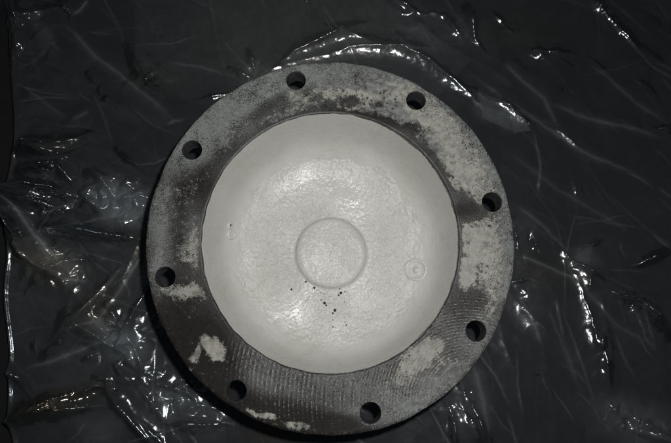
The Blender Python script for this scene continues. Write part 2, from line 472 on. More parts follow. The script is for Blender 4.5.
def tin(X, Y, xs, ys, sp, seed, ang=0.0, st=1.0):
    """flat creased facets: heights on scattered points, joined by triangles"""
    r = np.random.RandomState(seed)
    x0, x1, y0, y1 = -.36, .36, -.27, .28
    a = math.radians(ang); ca, sa = math.cos(a), math.sin(a)
    Lm = .48; n1 = int(2 * Lm / (sp * st)); n2 = int(2 * Lm / sp)
    gx, gy = np.meshgrid(np.arange(n1), np.arange(n2))
    p = (gx + r.uniform(-.48, .48, gx.shape)) * sp * st - Lm; q = (gy + r.uniform(-.48, .48, gx.shape)) * sp - Lm
    px = (p * ca - q * sa).ravel(); py = (p * sa + q * ca).ravel()
    k = (px > x0) & (px < x1) & (py > y0) & (py < y1); px, py = px[k], py[k]
    hz = r.uniform(-1, 1, len(px)) * r.uniform(.3, 1, len(px))
    res = delaunay_2d_cdt([Vector((a_, b_)) for a_, b_ in zip(px, py)], [], [], 0, 1e-9)
    out = np.zeros_like(X)
    pts = np.array([tuple(v) for v in res[0]])
    for t in res[2]:
        A, B, C_ = pts[t[0]], pts[t[1]], pts[t[2]]
        i0, i1 = np.searchsorted(ys, (min(A[1], B[1], C_[1]), max(A[1], B[1], C_[1])))
        j0, j1 = np.searchsorted(xs, (min(A[0], B[0], C_[0]), max(A[0], B[0], C_[0])))
        if i0 >= i1 or j0 >= j1: continue
        d = (B[0] - A[0]) * (C_[1] - A[1]) - (C_[0] - A[0]) * (B[1] - A[1])
        if abs(d) < 1e-12: continue
        dx = xs[j0:j1][None, :] - A[0]; dy = ys[i0:i1][:, None] - A[1]
        w1 = (dx * (C_[1] - A[1]) - dy * (C_[0] - A[0])) / d; w2 = (dy * (B[0] - A[0]) - dx * (B[1] - A[1])) / d
        ins = (w1 >= 0) & (w2 >= 0) & (w1 + w2 <= 1)
        hv = hz[t[0]] * (1 - w1 - w2) + hz[t[1]] * w1 + hz[t[2]] * w2
        out[i0:i1, j0:j1][ins] = hv[ins]
    return out

def inside(u, v, pts):
    c = np.zeros(u.shape, bool); n = len(pts)
    for i in range(n):
        x1, y1 = pts[i]; x2, y2 = pts[(i + 1) % n]
        if y1 == y2: continue
        k = ((y1 > v) != (y2 > v)) & (u < (x2 - x1) * (v - y1) / (y2 - y1) + x1)
        c ^= k
    return c.astype(float)

FOLDS = [
    ([(62, 20), (95, 55), (125, 80), (180, 125)], .0050, 7),
    ([(20, 85), (70, 120), (95, 105)], .0020, 6),
    ([(200, -10), (215, 45), (232, 92)], -.0040, 5),
    ([(275, 66), (300, 48), (345, 33), (385, 42), (420, 50)], .0030, 6),
    ([(400, 40), (440, 70), (480, 105), (540, 130)], .0035, 6),
    ([(440, 40), (500, 75), (545, 105), (580, 150), (671, 190)], .0050, 8),
    ([(500, 60), (560, 90), (610, 120), (671, 140)], .0040, 7),
    ([(580, -5), (640, 50), (671, 70)], .0050, 6),
    ([(510, 205), (570, 260), (600, 300), (610, 350), (600, 400)], .0060, 7),
    ([(515, 255), (570, 275), (671, 300)], .0040, 7),
    ([(515, 290), (545, 350), (560, 443)], .0040, 7),
    ([(440, 385), (460, 410), (480, 443)], .0060, 6),
    ([(500, 330), (520, 390), (525, 443)], .0040, 6),
    ([(150, 215), (110, 300), (75, 330), (30, 380)], .0060, 8),
    ([(10, 190), (40, 240), (72, 278)], .0060, 6),
    ([(145, 300), (100, 330), (60, 350), (10, 350)], .0045, 8),
    ([(120, 400), (150, 443)], .0050, 5),
    ([(5, 365), (30, 385), (60, 400)], .0040, 6),
    ([(480, 0), (500, 60), (520, 100)], .0040, 6),
]
CRUMPLE = [  # cu, cv, ru, rv, angle, value
    (118, 200, 42, 24, 10, .85), (50, 262, 34, 24, 30, .75), (122, 335, 30, 36, 40, .80),
    (60, 200, 45, 20, 0, .35), (165, 385, 34, 22, 20, .75), (90, 400, 50, 18, -20, .40), (30, 40, 26, 30, 0, .35),
    (640, 425, 36, 18, 20, .7), (465, 415, 12, 32, -15, .6), (518, 240, 10, 40, 0, .45),
    (565, 262, 26, 20, 0, .3), (600, 330, 16, 60, 0, .22), (420, 25, 50, 22, 10, .35), (555, 60, 90, 30, 25, .18),
    (145, 80, 40, 16, 20, .25), (250, 75, 30, 16, 0, .25), (190, 430, 40, 20, 0, .5),
]
SOFT = [(80, 260, 110, 200, 0, .9), (560, 100, 120, 90, 0, .5), (600, 350, 90, 90, 0, .6), (300, 30, 100, 40, 0, .4)]
GLINTS = [  # line, half width px, facet length px, strength
    ([(36, 148), (60, 145), (78, 139)], 1.6, 5, 1.0), ([(38, 149), (70, 158)], 1.2, 4, .9),
    ([(46, 168), (60, 166), (74, 182)], 1.4, 5, 1.0), ([(20, 196), (34, 188), (56, 190), (80, 198)], 1.8, 6, 1.05),
    ([(20, 197), (45, 203), (66, 213)], 1.3, 5, 1.0), ([(86, 233), (110, 236), (140, 239)], 1.3, 6, 1.05),
    ([(18, 225), (30, 246), (44, 262), (60, 278)], 1.3, 5, 1.0), ([(36, 258), (50, 272), (66, 262), (84, 260)], 2.6, 5, 1.05),
    ([(40, 250), (46, 268), (40, 276)], 2.4, 4, 1.0), ([(105, 286), (92, 301), (80, 315), (68, 330)], 1.6, 4, 1.05),
    ([(142, 298), (132, 316), (125, 333)], 1.3, 5, 1.05), ([(113, 312), (125, 332)], 1.4, 4, 1.0),
    ([(90, 330), (105, 340), (122, 352), (130, 362)], 3.4, 4, 1.0), ([(108, 318), (118, 326)], 2.2, 4, 1.0),
    ([(132, 342), (138, 358)], 1.2, 5, 1.0), ([(2, 368), (8, 372), (20, 378)], 1.5, 4, 1.0),
    ([(32, 410), (52, 400), (72, 393), (78, 390)], 1.7, 3, .95), ([(60, 408), (90, 406), (105, 405)], 1.3, 3, .85),
    ([(88, 390), (96, 386), (104, 386)], 1.2, 3, .9), ([(120, 405), (132, 420), (146, 436)], 1.2, 5, 1.0),
    ([(119, 370), (124, 376)], 2.0, 4, 1.0), ([(100, 377), (104, 378)], 2.0, 4, 1.0), ([(88, 357), (92, 355)], 1.6, 4, 1.0),
    ([(170, 387), (184, 391), (192, 393)], 2.2, 5, 1.1), ([(149, 398), (156, 406), (160, 412)], 2.6, 4, 1.05),
    ([(192, 395), (198, 404), (206, 406)], 1.8, 5, 1.0), ([(185, 423), (212, 424)], 1.2, 5, 1.1), ([(150, 430), (160, 441)], 1.2, 5, 1.0),
    ([(128, 200), (136, 196), (140, 210)], 3.2, 5, 1.05), ([(108, 185), (118, 200)], 2.8, 5, .95), ([(98, 176), (116, 180)], 1.6, 4, .95),
    ([(90, 200), (98, 208)], 2.5, 5, .95), ([(132, 160), (148, 172)], 1.0, 5, .8),
    ([(66, 6), (70, 14)], 1.8, 4, .95), ([(20, 22), (19, 40), (18, 52)], 1.7, 3, .85), ([(22, 18), (40, 12), (52, 8)], 1.2, 3, .75),
    ([(94, 80), (102, 90)], 1.0, 4, .66), ([(106, 98), (111, 104)], 1.0, 4, .62), ([(124, 104), (128, 108)], 1.0, 4, .66),
    ([(137, 65), (142, 76), (162, 94)], 1.3, 3, .64), ([(160, 66), (172, 80)], 1.0, 3, .6),
    ([(284, 62), (296, 52), (318, 42), (341, 33)], 1.1, 6, .9), ([(292, 64), (312, 58), (330, 55), (352, 47), (380, 47)], 1.0, 5, .80),
    ([(240, 73), (250, 78)], 1.4, 4, 1.0), ([(252, 60), (256, 74)], 1.4, 4, .95), ([(212, 97), (222, 95)], 1.8, 5, 1.2),
    ([(306, 0), (308, 4)], 1.2, 4, .95), ([(345, 33), (365, 40), (378, 46)], 1.0, 4, .8),
    ([(401, 40), (404, 46)], 2.0, 4, 1.0), ([(410, 52), (428, 60), (440, 70), (452, 80)], 1.1, 5, .82),
    ([(452, 80), (470, 90), (474, 90), (490, 101), (506, 106)], 1.1, 5, .82), ([(506, 104), (516, 116), (524, 120)], 1.2, 5, .95),
    ([(404, 2), (418, 10)], 2.2, 5, 1.0), ([(440, 14), (450, 18)], 1.4, 4, .9), ([(452, 24), (459, 34)], 1.8, 4, 1.0),
    ([(470, 22), (474, 38), (480, 46)], 1.4, 5, 1.0), ([(504, 22), (516, 34)], 1.6, 3, .8), ([(525, 48), (556, 52)], 1.8, 3, .6),
    ([(597, 8), (608, 20), (618, 30)], 2.0, 4, .95), ([(620, 34), (628, 41)], 1.6, 4, .95), ([(650, 0), (655, 6)], 1.3, 4, .85),
    ([(592, 60), (602, 68)], 1.1, 4, .8), ([(564, 62), (568, 64)], 1.1, 4, .85), ([(636, 80), (640, 82)], 1.1, 3, .8),
    ([(650, 128), (668, 130)], 1.0, 3, .8), ([(560, 132), (572, 142)], 1.2, 3, .75), ([(575, 186), (577, 196)], 1.2, 3, .75),
    ([(514, 232), (517, 243)], 1.6, 4, 1.0), ([(512, 282), (520, 280)], 1.8, 4, 1.0), ([(529, 238), (536, 246)], 1.4, 3, .9),
    ([(568, 256), (576, 264), (586, 270)], 1.5, 4, 1.0), ([(588, 272), (588, 282)], 1.1, 5, 1.0), ([(584, 246), (594, 243)], 1.6, 4, .85),
    ([(630, 266), (640, 262), (651, 257)], 1.6, 4, 1.0), ([(608, 292), (628, 298), (640, 306), (647, 314)], 1.3, 5, 1.05),
    ([(583, 298), (588, 312), (592, 330)], 1.2, 4, .9), ([(596, 330), (600, 345), (604, 362)], 1.8, 3, .85), ([(645, 308), (650, 318)], 2.2, 4, 1.0),
    ([(461, 385), (467, 397), (474, 412), (482, 432)], 2.4, 3, 1.0), ([(446, 400), (452, 420), (455, 438)], 1.4, 4, .85),
    ([(526, 370), (538, 372)], 2.0, 4, .75), ([(610, 404), (616, 412)], 1.6, 3, .9), ([(634, 418), (650, 428), (664, 436)], 3.2, 4, 1.05),
    ([(640, 432), (668, 440)], 2.4, 4, 1.0), ([(515, 300), (530, 315), (545, 330)], 1.4, 4, .6),
]
SPARK = [
    (128, 202, 26, 20, 10, 1.15), (108, 188, 22, 14, 0, 1.0), (58, 262, 40, 17, 10, 1.15), (60, 205, 40, 14, 0, .6), (42, 262, 10, 18, 0, .8), (112, 345, 32, 17, 40, 1.2), (190, 405, 30, 12, 30, .8), (118, 322, 10, 10, 0, .8),
    (176, 388, 18, 5, 10, .9), (155, 402, 8, 12, 0, .9), (200, 425, 24, 8, 0, .6), (66, 400, 40, 7, -15, .8), (645, 428, 26, 9, 25, 1.1), (615, 408, 8, 6, 0, .7),
    (468, 402, 6, 30, -15, .9), (450, 420, 5, 20, 0, .6), (524, 240, 12, 9, 20, .7), (576, 262, 12, 10, 0, .5), (600, 345, 5, 26, 0, .7), (540, 52, 26, 5, 10, .8), (508, 26, 16, 5, 35, .8),
    (608, 20, 5, 20, -40, .8), (415, 10, 18, 6, 10, .7), (150, 78, 20, 8, 40, .8), (30, 14, 20, 8, -15, .7), (20, 36, 5, 22, 0, .8), (255, 70, 9, 8, 0, .7), (100, 90, 18, 5, 50, .5),
    (635, 308, 20, 8, 30, .6), (526, 300, 12, 16, 0, .5), (60, 150, 24, 8, 0, .5), (110, 385, 14, 10, 0, .5), (655, 128, 20, 4, 0, .6), (35, 348, 26, 10, 0, .3), (580, 192, 5, 10, 0, .6)]
HAZE_AND_SHEEN = [  # milky film, with bluish reflections painted in at the left crumples
    (300, 35, 150, 80, 10, .017), (124, 203, 32, 18, 20, .14), (54, 262, 32, 16, 20, .09), (118, 342, 30, 18, 40, .11), (185, 400, 26, 12, 25, .04),
    (180, 405, 40, 30, 20, .040), (95, 300, 80, 120, 0, .012), (420, 28, 60, 24, 10, .018), (492, 116, 22, 10, 30, .03),
    (365, 45, 40, 9, 8, .014), (40, 28, 10, 24, -25, .030), (465, 400, 20, 40, -10, .030), (640, 425, 50, 22, 20, .045),
    (580, 262, 16, 16, 0, .030), (520, 240, 14, 30, 0, .020), (560, 330, 90, 100, 0, .002), (255, 70, 14, 12, 0, .035), (600, 90, 80, 120, 0, -.005),
    (520, 300, 20, 30, -20, .02), (100, 430, 24, 18, 30, .03), (20, 300, 14, 60, 0, .010),
]
STREAKS = [
    ([(60, 20), (95, 55), (125, 80), (180, 125)], 5, .018), ([(20, 85), (70, 120)], 4, .010), ([(70, 120), (92, 108)], 4, .014),
    ([(90, 0), (72, 16)], 3, .03), ([(500, 60), (545, 100), (560, 130)], 5, .02), ([(545, 100), (600, 120), (671, 140)], 5, .014),
    ([(515, 205), (560, 245), (575, 258)], 4, .016), ([(515, 255), (560, 275), (590, 285)], 3, .018), ([(460, 70), (520, 110), (580, 150), (671, 190)], 5, .014),
    ([(585, 62), (640, 105), (671, 125)], 4, .012), ([(515, 290), (545, 350)], 4, .016), ([(545, 300), (580, 390)], 5, .010),
    ([(560, 270), (620, 330), (660, 350)], 4, .009), ([(470, 360), (490, 443)], 6, .018), ([(150, 240), (100, 320), (60, 335)], 4, .022),
    ([(125, 262), (75, 320), (30, 360)], 4, .016), ([(10, 190), (40, 240), (72, 278)], 3, .04), ([(60, 280), (88, 282)], 3, .02), ([(20, 370), (80, 350), (140, 330)], 5, .022),
    ([(130, 210), (60, 230), (30, 235)], 4, .02), ([(500, 150), (560, 190), (640, 240)], 5, .008), ([(10, 330), (4, 366)], 2.5, .025),
]
LAYERS = [([(200, -40), (216, 45), (231, 92), (420, 120), (470, 60), (330, -40)], .013),
          ([(278, 66), (300, 50), (345, 34), (375, 44), (420, 50), (380, 58), (330, 60), (292, 68)], .02),
          ([(476, 92), (508, 106), (512, 132), (484, 118)], .03), ([(509, 107), (524, 122), (530, 132), (513, 134)], .045),
          ([(136, 70), (134, 0), (205, -20), (232, 94), (180, 100)], .008), ([(572, 258), (592, 244), (590, 275)], .02)]
WARM = [(50, 265, 36, 22, 20, .9), (100, 305, 36, 20, -50, .7), (60, 400, 50, 16, -20, 1.0), (150, 80, 40, 24, 20, .3), (290, 35, 130, 70, 0, .45),  # warm film tint; at the left creases it paints in warm reflections
        (145, 250, 14, 30, 0, .6), (520, 30, 40, 20, 0, .5), (270, 436, 30, 10, 0, .9), (540, 270, 60, 16, 10, .5), (55, 145, 34, 10, 0, .5)]
build_film()

# ------------------------------------------------------------------ the flanged cover
R_OUT, R_IN = 1.096 * S, 0.770 * S
TH = 0.020
cover = bpy.data.objects.new('flange_cover', None); COL.objects.link(cover)
cover.location = (0, 0, 0)
tag(cover, 'round cast iron flange cover with eight bolt holes and white painted bowl', 'flange cover')

HOLES = [tuple(at(u, v, H)[:2]) for u, v in ((296, 80.5), (416, 100.5), (492, 202), (476, 331), (370.5, 413), (236, 391), (165, 277), (192, 150))]
RH = 9.9 / 168.0 * S

def ring_attrs(x, y, z=H):
    U, V_ = project(np.stack([x, y, np.full_like(x, z)], -1))
    wu = U + 4.5 * perlin(x * 60, y * 60, 71) + 2.2 * perlin(x * 170, y * 170, 72)
    wv = V_ + 4.5 * perlin(x * 60, y * 60, 73) + 2.2 * perlin(x * 170, y * 170, 74)
    a = .20 + 1.12 * blobs(wu, wv, [
        (235, 105, 62, 24, -40, .34), (300, 78, 44, 16, -8, .26), (330, 93, 55, 9, -4, .45), (370, 82, 60, 18, 10, .40), (420, 108, 40, 17, 35, .62),
        (455, 145, 34, 18, 55, .60), (480, 180, 24, 17, 65, .45), (498, 225, 14, 60, 85 - 90, .33), (484, 236, 19, 12, 60, .45),
        (478, 262, 20, 34, 5, .72), (500, 285, 12, 34, 10, .42), (486, 310, 10, 16, 20, .35), (432, 345, 12, 10, -40, .38),
        (418, 358, 28, 13, -35, .66), (445, 375, 38, 13, -42, .40), (400, 392, 34, 16, -25, .42), (410, 408, 40, 8, -20, .3),
        (192, 292, 14, 8, 0, .75), (172, 290, 15, 8, 10, .62), (160, 275, 8, 14, 0, .4), (185, 252, 16, 7, 0, .3), (192, 265, 12, 8, 20, .5), (158, 262, 6, 18, 0, .5), (196, 240, 10, 18, 0, .40),
        (162, 205, 10, 30, 5, .34), (180, 235, 16, 14, 0, .18), (190, 185, 18, 30, 20, .16),
        (216, 350, 13, 8, 25, .95), (206, 341, 6, 5, 40, .6), (194, 353, 3, 10, 15, .7), (189, 373, 4, 4, 0, .9), (154, 312, 3, 14, -15, .55),
        (252, 410, 9, 3, 25, .65), (268, 418, 12, 3, 20, .85), (297, 426, 11, 4, 8, .9), (330, 388, 26, 10, 0, .12), (352, 378, 20, 9, 0, .22),
        (370, 425, 7, 4, 0, .5), (487, 342, 5, 4, 0, .2), (468, 340, 5, 2.5, 40, .5), (225, 140, 20, 10, -45, .25),
        (425, 128, 32, 10, 38, .55), (446, 150, 24, 12, 50, .70), (462, 180, 18, 13, 60, .70), (385, 108, 40, 10, 12, .30), (466, 232, 12, 10, 40, .5), (464, 270, 8, 24, 0, .5), (360, 112, 40, 5, 8, .3), (290, 113, 34, 6, -20, .35),
        # bare patches
        (275, 96, 12, 6, -35, -.55), (262, 108, 10, 4, -35, -.4), (318, 97, 7, 5, 0, -.5), (328, 104, 7, 4, 0, -.5), (352, 101, 10, 3, 8, -.5), (380, 106, 5, 3, 30, -.4),
        (300, 88, 14, 7, 20, -.3), (310, 70, 12, 4, 0, -.35), (412, 124, 12, 5, 20, -.5), (438, 154, 12, 5, 50, -.42), (450, 172, 9, 4, 60, -.40), (443, 143, 6, 3, 45, -.3), (462, 186, 5, 4, 0, -.3), (345, 116, 24, 3, 2, -.3), (395, 128, 16, 3, 30, -.35), (468, 214, 16, 7, -10, -.85), (462, 200, 8, 8, 0, -.4),
        (470, 243, 3, 3, 0, -.6), (482, 247, 4, 3, 0, -.5), (467, 256, 4, 3, 0, -.6), (479, 265, 4, 3, 0, -.6), (479, 272, 4, 3, 0, -.5), (478, 280, 4, 3, 0, -.5),
        (464, 303, 20, 16, -20, -.6), (180, 268, 12, 6, 10, -.45), (196, 275, 5, 3, 0, -.4), (420, 382, 12, 6, -30, -.2),
        (215, 195, 14, 10, -60, -.25), (225, 165, 12, 6, -50, -.25), (170, 165, 10, 20, 30, -.1), (390, 120, 5, 3, 0, -.4)])
    a += .0
    rr = np.hypot(x, y / SY) / S
    ang = np.degrees(np.arctan2(y, x))
    # ragged bare band beside the painted bowl
    top = smooth(ang, -60, -20) * (1 - smooth(ang, 100, 125)) + smooth(ang, 120, 150) * .5 + (1 - smooth(ang, -150, -90))*.6
    a -= .75 * (1 - smooth(rr, .775, .803 + .016 * perlin(ang / 5, rr * 0, 77))) * np.clip(top, 0, 1)
    spk = blobs(U, V_, [(300, 75, 90, 18, -5, .6), (440, 120, 60, 24, 50, .6), (500, 230, 16, 90, 0, .7), (180, 200, 30, 70, 10, .7), (230, 110, 60, 30, -45, .35), (170, 275, 30, 30, 0, .5), (400, 400, 60, 20, -25, .5)])
    cream = blobs(U, V_, [(330, 100, 60, 12, -2, 1.0), (430, 115, 60, 17, 42, .8), (465, 180, 22, 40, -20, .9), (480, 260, 24, 70, 0, 1.0), (420, 360, 50, 22, -30, .9), (190, 280, 34, 30, 0, .8),
                          (214, 350, 22, 14, 0, 1.0), (270, 418, 40, 12, 10, .8), (190, 372, 12, 12, 0, .9), (196, 235, 12, 30, 0, .5), (270, 112, 26, 8, -35, .8), (154, 310, 6, 20, 0, .9)])
    chat = blobs(U, V_, [(330, 390, 80, 26, 0, 1.0), (250, 362, 34, 20, 25, .75), (400, 380, 50, 30, -35, .75), (460, 330, 40, 34, -40, .85), (480, 250, 26, 50, 0, .18), (300, 415, 60, 10, 5, .15)])
    brown = blobs(U, V_, [(180, 325, 44, 50, 30, .9), (215, 375, 44, 26, 40, .9), (280, 412, 60, 16, 12, .8), (178, 235, 16, 60, 0, .5), (205, 185, 14, 24, 30, .6), (225, 150, 22, 9, -50, .5), (445, 152, 18, 9, 50, .5), (455, 175, 12, 8, 60, .5), (330, 425, 60, 12, 0, .9), (220, 345, 30, 26, 40, .6), (190, 180, 12, 26, 30, .4), (265, 108, 40, 9, -32, .6), (380, 118, 60, 7, 14, .6), (464, 303, 26, 22, -20, .5), (465, 210, 20, 10, -10, .7), (330, 395, 70, 20, 0, .35)])
    painted_sheen = .04 + blobs(U, V_, [(238, 98, 78, 30, -38, 1.15), (185, 150, 26, 30, -60, .5), (330, 74, 80, 12, 0, .75), (420, 85, 50, 14, 30, .8), (480, 150, 44, 16, 55, .75), (508, 240, 12, 70, 0, .7),
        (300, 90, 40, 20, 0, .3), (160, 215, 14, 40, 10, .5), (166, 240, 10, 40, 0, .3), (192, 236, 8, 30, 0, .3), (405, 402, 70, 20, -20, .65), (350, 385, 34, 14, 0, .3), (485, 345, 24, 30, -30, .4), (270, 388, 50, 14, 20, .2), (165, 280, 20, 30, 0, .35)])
    pitch = smooth(-U, -400, -300)
    return dict(paint=a, speckle=np.clip(spk, 0, 1), cream=np.clip(cream, 0, 1), chatter=np.clip(chat, 0, 1), brown=np.clip(brown, 0, 1), painted_sheen=np.clip(painted_sheen, 0, 1), pitch=pitch)

def build_ring():
    pts = []; edges = []
    def circle(cx, cy, r, n, sy=1.0, wob=0.0, seed=0):
        b = len(pts)
        for i in range(n):
            t = 2 * math.pi * i / n
            q = r + wob * float(perlin(np.array([math.cos(t) * 9 + 20.0]), np.array([math.sin(t) * 9 + 20.0]), seed)[0])
            pts.append((cx + q * math.cos(t), cy + q * math.sin(t) * sy))
        for i in range(n): edges.append((b + i, b + (i + 1) % n))
        return b, n
    bev = .0009
    bo = circle(0, 0, R_OUT - bev, 640, SY, .0006, 3)
    bi = circle(0, 0, R_IN, 480, SY, .0006, 5)
    hb = [circle(hx, hy, RH + .0004, 56) for hx, hy in HOLES]
    nfix = len(pts)
    r = R_IN + .0012; k = 0
    while r < R_OUT - bev - .0010:
        n = int(2 * math.pi * r / .0015)
        for i in range(n):
            t = 2 * math.pi * (i + .5 * (k % 2)) / n
            x, y = r * math.cos(t), r * math.sin(t) * SY
            if min((x - hx) ** 2 + (y - hy) ** 2 for hx, hy in HOLES) > (RH + .0012) ** 2: pts.append((x, y))
        r += .0013; k += 1
    out = delaunay_2d_cdt([Vector(p) for p in pts], edges, [], 0, 1e-7)
    v2, f2 = [tuple(p) for p in out[0]], out[2]
    V = np.array(v2); T = np.array([f for f in f2 if len(f) == 3])
    c = V[T].mean(1); rc = np.hypot(c[:, 0], c[:, 1] / SY)
    # drop the bowl opening and the holes (points are in original order)
    inner = set(range(bi[0], bi[0] + bi[1]))
    keep = []
    hs = [set(range(b, b + n)) for b, n in hb]
    for f in T:
        f = tuple(int(q) for q in f)
        if all(q in inner for q in f): keep.append(False); continue
        keep.append(not any(all(q in h_ for q in f) for h_ in hs))
    T = T[np.array(keep)]
    e1 = V[T[:, 1]] - V[T[:, 0]]; e2 = V[T[:, 2]] - V[T[:, 0]]
    fl_ = (e1[:, 0] * e2[:, 1] - e1[:, 1] * e2[:, 0]) < 0
    T[fl_] = T[fl_][:, ::-1]
    zt = H + .00010 * perlin(V[:, 0] * 60, V[:, 1] * 60, 81) + .00006 * perlin(V[:, 0] * 300, V[:, 1] * 300, 82)
    VV = [tuple(p) for p in np.column_stack([V, zt])]; FF = [tuple(f) for f in T]
    # rim: bevel, side wall, underside bevel
    b, n = bo; prev = list(range(b, b + n))
    for dr, dz in ((.45 * bev, -.0003), (bev, -.0011), (bev, -.007), (bev + .0003, -.013), (bev, -TH + .001), (0, -TH), (-.0025, -TH)):
        cur = []
        for i in range(n):
            x, y = V[b + i]; l = math.hypot(x, y / SY)
            q = dr + (.00025 * math.sin(i * 1.7) * math.sin(i * .37) if -.019 < dz < -.0005 else 0)
            cur.append(len(VV)); VV.append((x * (l + q) / l, y * (l + q) / l, H + dz))
        for i in range(n): FF.append((prev[i], cur[i], cur[(i + 1) % n], prev[(i + 1) % n]))
        prev = cur
    # inner chamfer lip
    b, n = bi; prev = list(range(b, b + n)); cur = []
    for i in range(n):
        x, y = V[b + i]; l = math.hypot(x, y / SY); q = -.0008
        cur.append(len(VV)); VV.append((x * (l + q) / l, y * (l + q) / l, H - .0009))
    for i in range(n): FF.append((cur[i], prev[i], prev[(i + 1) % n], cur[(i + 1) % n]))
    VV = np.array(VV)
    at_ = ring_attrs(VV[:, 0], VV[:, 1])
    side = VV[:, 2] < H - .0006
    at_['paint'][side] = np.minimum(at_['paint'][side], .3); at_['chatter'][side] = 0; at_['cream'][side] = .2
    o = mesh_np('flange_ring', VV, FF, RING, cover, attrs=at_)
    o['label'] = 'flat machined flange face with scraped old cream paint'
    return o
build_ring()

def build_bore(hx, hy):
    prof = [(RH + .0004, H - .00005), (RH + .0001, H - .0005), (RH, H - .0012), (RH, H - .006), (RH, H - .012), (RH, H - TH)]
    V, Fc = lathe(prof, 56, hx, hy)
    V = np.array(V); V[:, 2] += 0
    return mesh_np('bolt_hole', V, Fc[:, ::-1][:, ::1] if False else Fc, BORE, cover)
for hx, hy in HOLES: build_bore(hx, hy)

# painted bowl
BX = 0.004 * S
PROF = [(.7668, -.003), (.7655, -.012), (.763, -.03), (.758, -.09), (.750, -.17), (.740, -.25), (.727, -.325), (.706, -.393), (.674, -.446), (.630, -.484), (.575, -.506), (.51, -.519),
        (.44, -.526), (.37, -.529), (.32, -.530), (.25, -.531), (.15, -.531), (.02, -.531), (0.0, -.531)]
def prof_z(r):
    rs = np.array([p[0] for p in PROF])[::-1]; zs = np.array([p[1] for p in PROF])[::-1]
    return np.interp(r, rs, zs)

def relief(x, y, grain):
    """lumps of the brushed coat, metres"""
    return (.00085 * perlin(x * 32, y * 32, 91) + .00042 * perlin(x * 80, y * 80, 92) * (.4 + grain)
            + .00030 * perlin(x * 190, y * 190, 93) * grain + .00013 * perlin(x * 420, y * 420, 94) * grain)

def build_bowl():
    n, m = 230, 640
    t = np.linspace(0, 1, n)
    # resample the profile evenly along its length
    pr = np.array(PROF); sm_ = pr.copy()
    for _ in range(2):   # corner cutting keeps the transitions soft
        q = [sm_[0]]
        for a_, b_ in zip(sm_[:-1], sm_[1:]): q += [a_ * .75 + b_ * .25, a_ * .25 + b_ * .75]
        q.append(sm_[-1]); sm_ = np.array(q)
    L = np.concatenate([[0], np.cumsum(np.hypot(*np.diff(sm_, axis=0).T))]); L /= L[-1]
    r = np.interp(t, L, sm_[:, 0])[:, None] * S; z = np.interp(t, L, sm_[:, 1])[:, None] * S
    r[-1] = .0006
    th = np.arange(m)[None, :] * 2 * np.pi / m
    x = r * np.cos(th); y = r * np.sin(th) * SY
    rr = r / S + 0 * th
    gr = grain_at(x, y, rr)
    ang = np.degrees(th)
    lip = smooth(rr, .70, .745)
    d = relief(x, y, gr) * (1 - lip) + lip * .0003 * perlin(x * 150, y * 150, 95)
    # radial brush ridges up the wall
    d += gr * (1 - lip) * (.00045 * perlin(th * 9 + 2 * rr, rr * 17, 101) + .00022 * perlin(th * 22 + 3 * rr, rr * 38, 102))
    wall = smooth(rr, .55, .66) * (1 - smooth(rr, .74, .765))
    d += wall * .00035 * perlin(th * 9 + 0 * r, rr * 5, 96) + wall * .00012 * perlin(th * 60 / 1.0 + 0 * r, rr * 9, 97)
    # normal direction of the profile
    dr = np.gradient(r[:, 0]); dz = np.gradient(z[:, 0]); ln = np.hypot(dr, dz)
    nr = (dz / ln)[:, None]; nz = (-dr / ln)[:, None]
    sgn = np.where(nz < 0, -1, 1)
    nr, nz = nr * sgn, nz * sgn
    R2 = r + nr * d; Z2 = H + z + nz * d
    X2 = R2 * np.cos(th) + BX * 0; Y2 = R2 * np.sin(th) * SY
    a360 = (ang + 0 * r) % 360
    # the coat stops short of the edge on the right and below
    w = smooth(a360, 205, 260) + (1 - smooth(a360, 60, 95)) * 1.0
    w = np.clip(w, 0, 1)
    stop = .7665 - .0030 * w * (1 + 1.0 * perlin(th * 5 + 0 * r, rr * 0, 98) + .35 * perlin(th * 24 + 0 * r, rr * 0, 88)) + .006 * (1 - w)
    bare = smooth(rr, stop - .006, stop + .006)
    V = np.stack([X2, Y2, Z2], -1).reshape(-1, 3)
    Fc = grid_faces(n, m, True)
    V = np.vstack([V, [[0, 0, float(Z2[-1].mean())]]])
    Fl = Fc.tolist()
    c = len(V) - 1
    Fl += [((n - 1) * m + i, (n - 1) * m + (i + 1) % m, c) for i in range(m)]
    o = mesh_np('bowl', V, Fl, PAINT, cover, attrs={'bare': np.append(bare.ravel(), 0), 'grain': np.append(gr.ravel(), 1)})
    o['label'] = 'deep bowl covered in glossy lumpy white paint'

def grain_at(x, y, rr):
    base = 1 - smooth(rr, .60, .70)
    return np.clip(.06 + .94 * base * (.65 + .8 * perlin(x * 25, y * 25, 99)), .04, 1)
build_bowl()

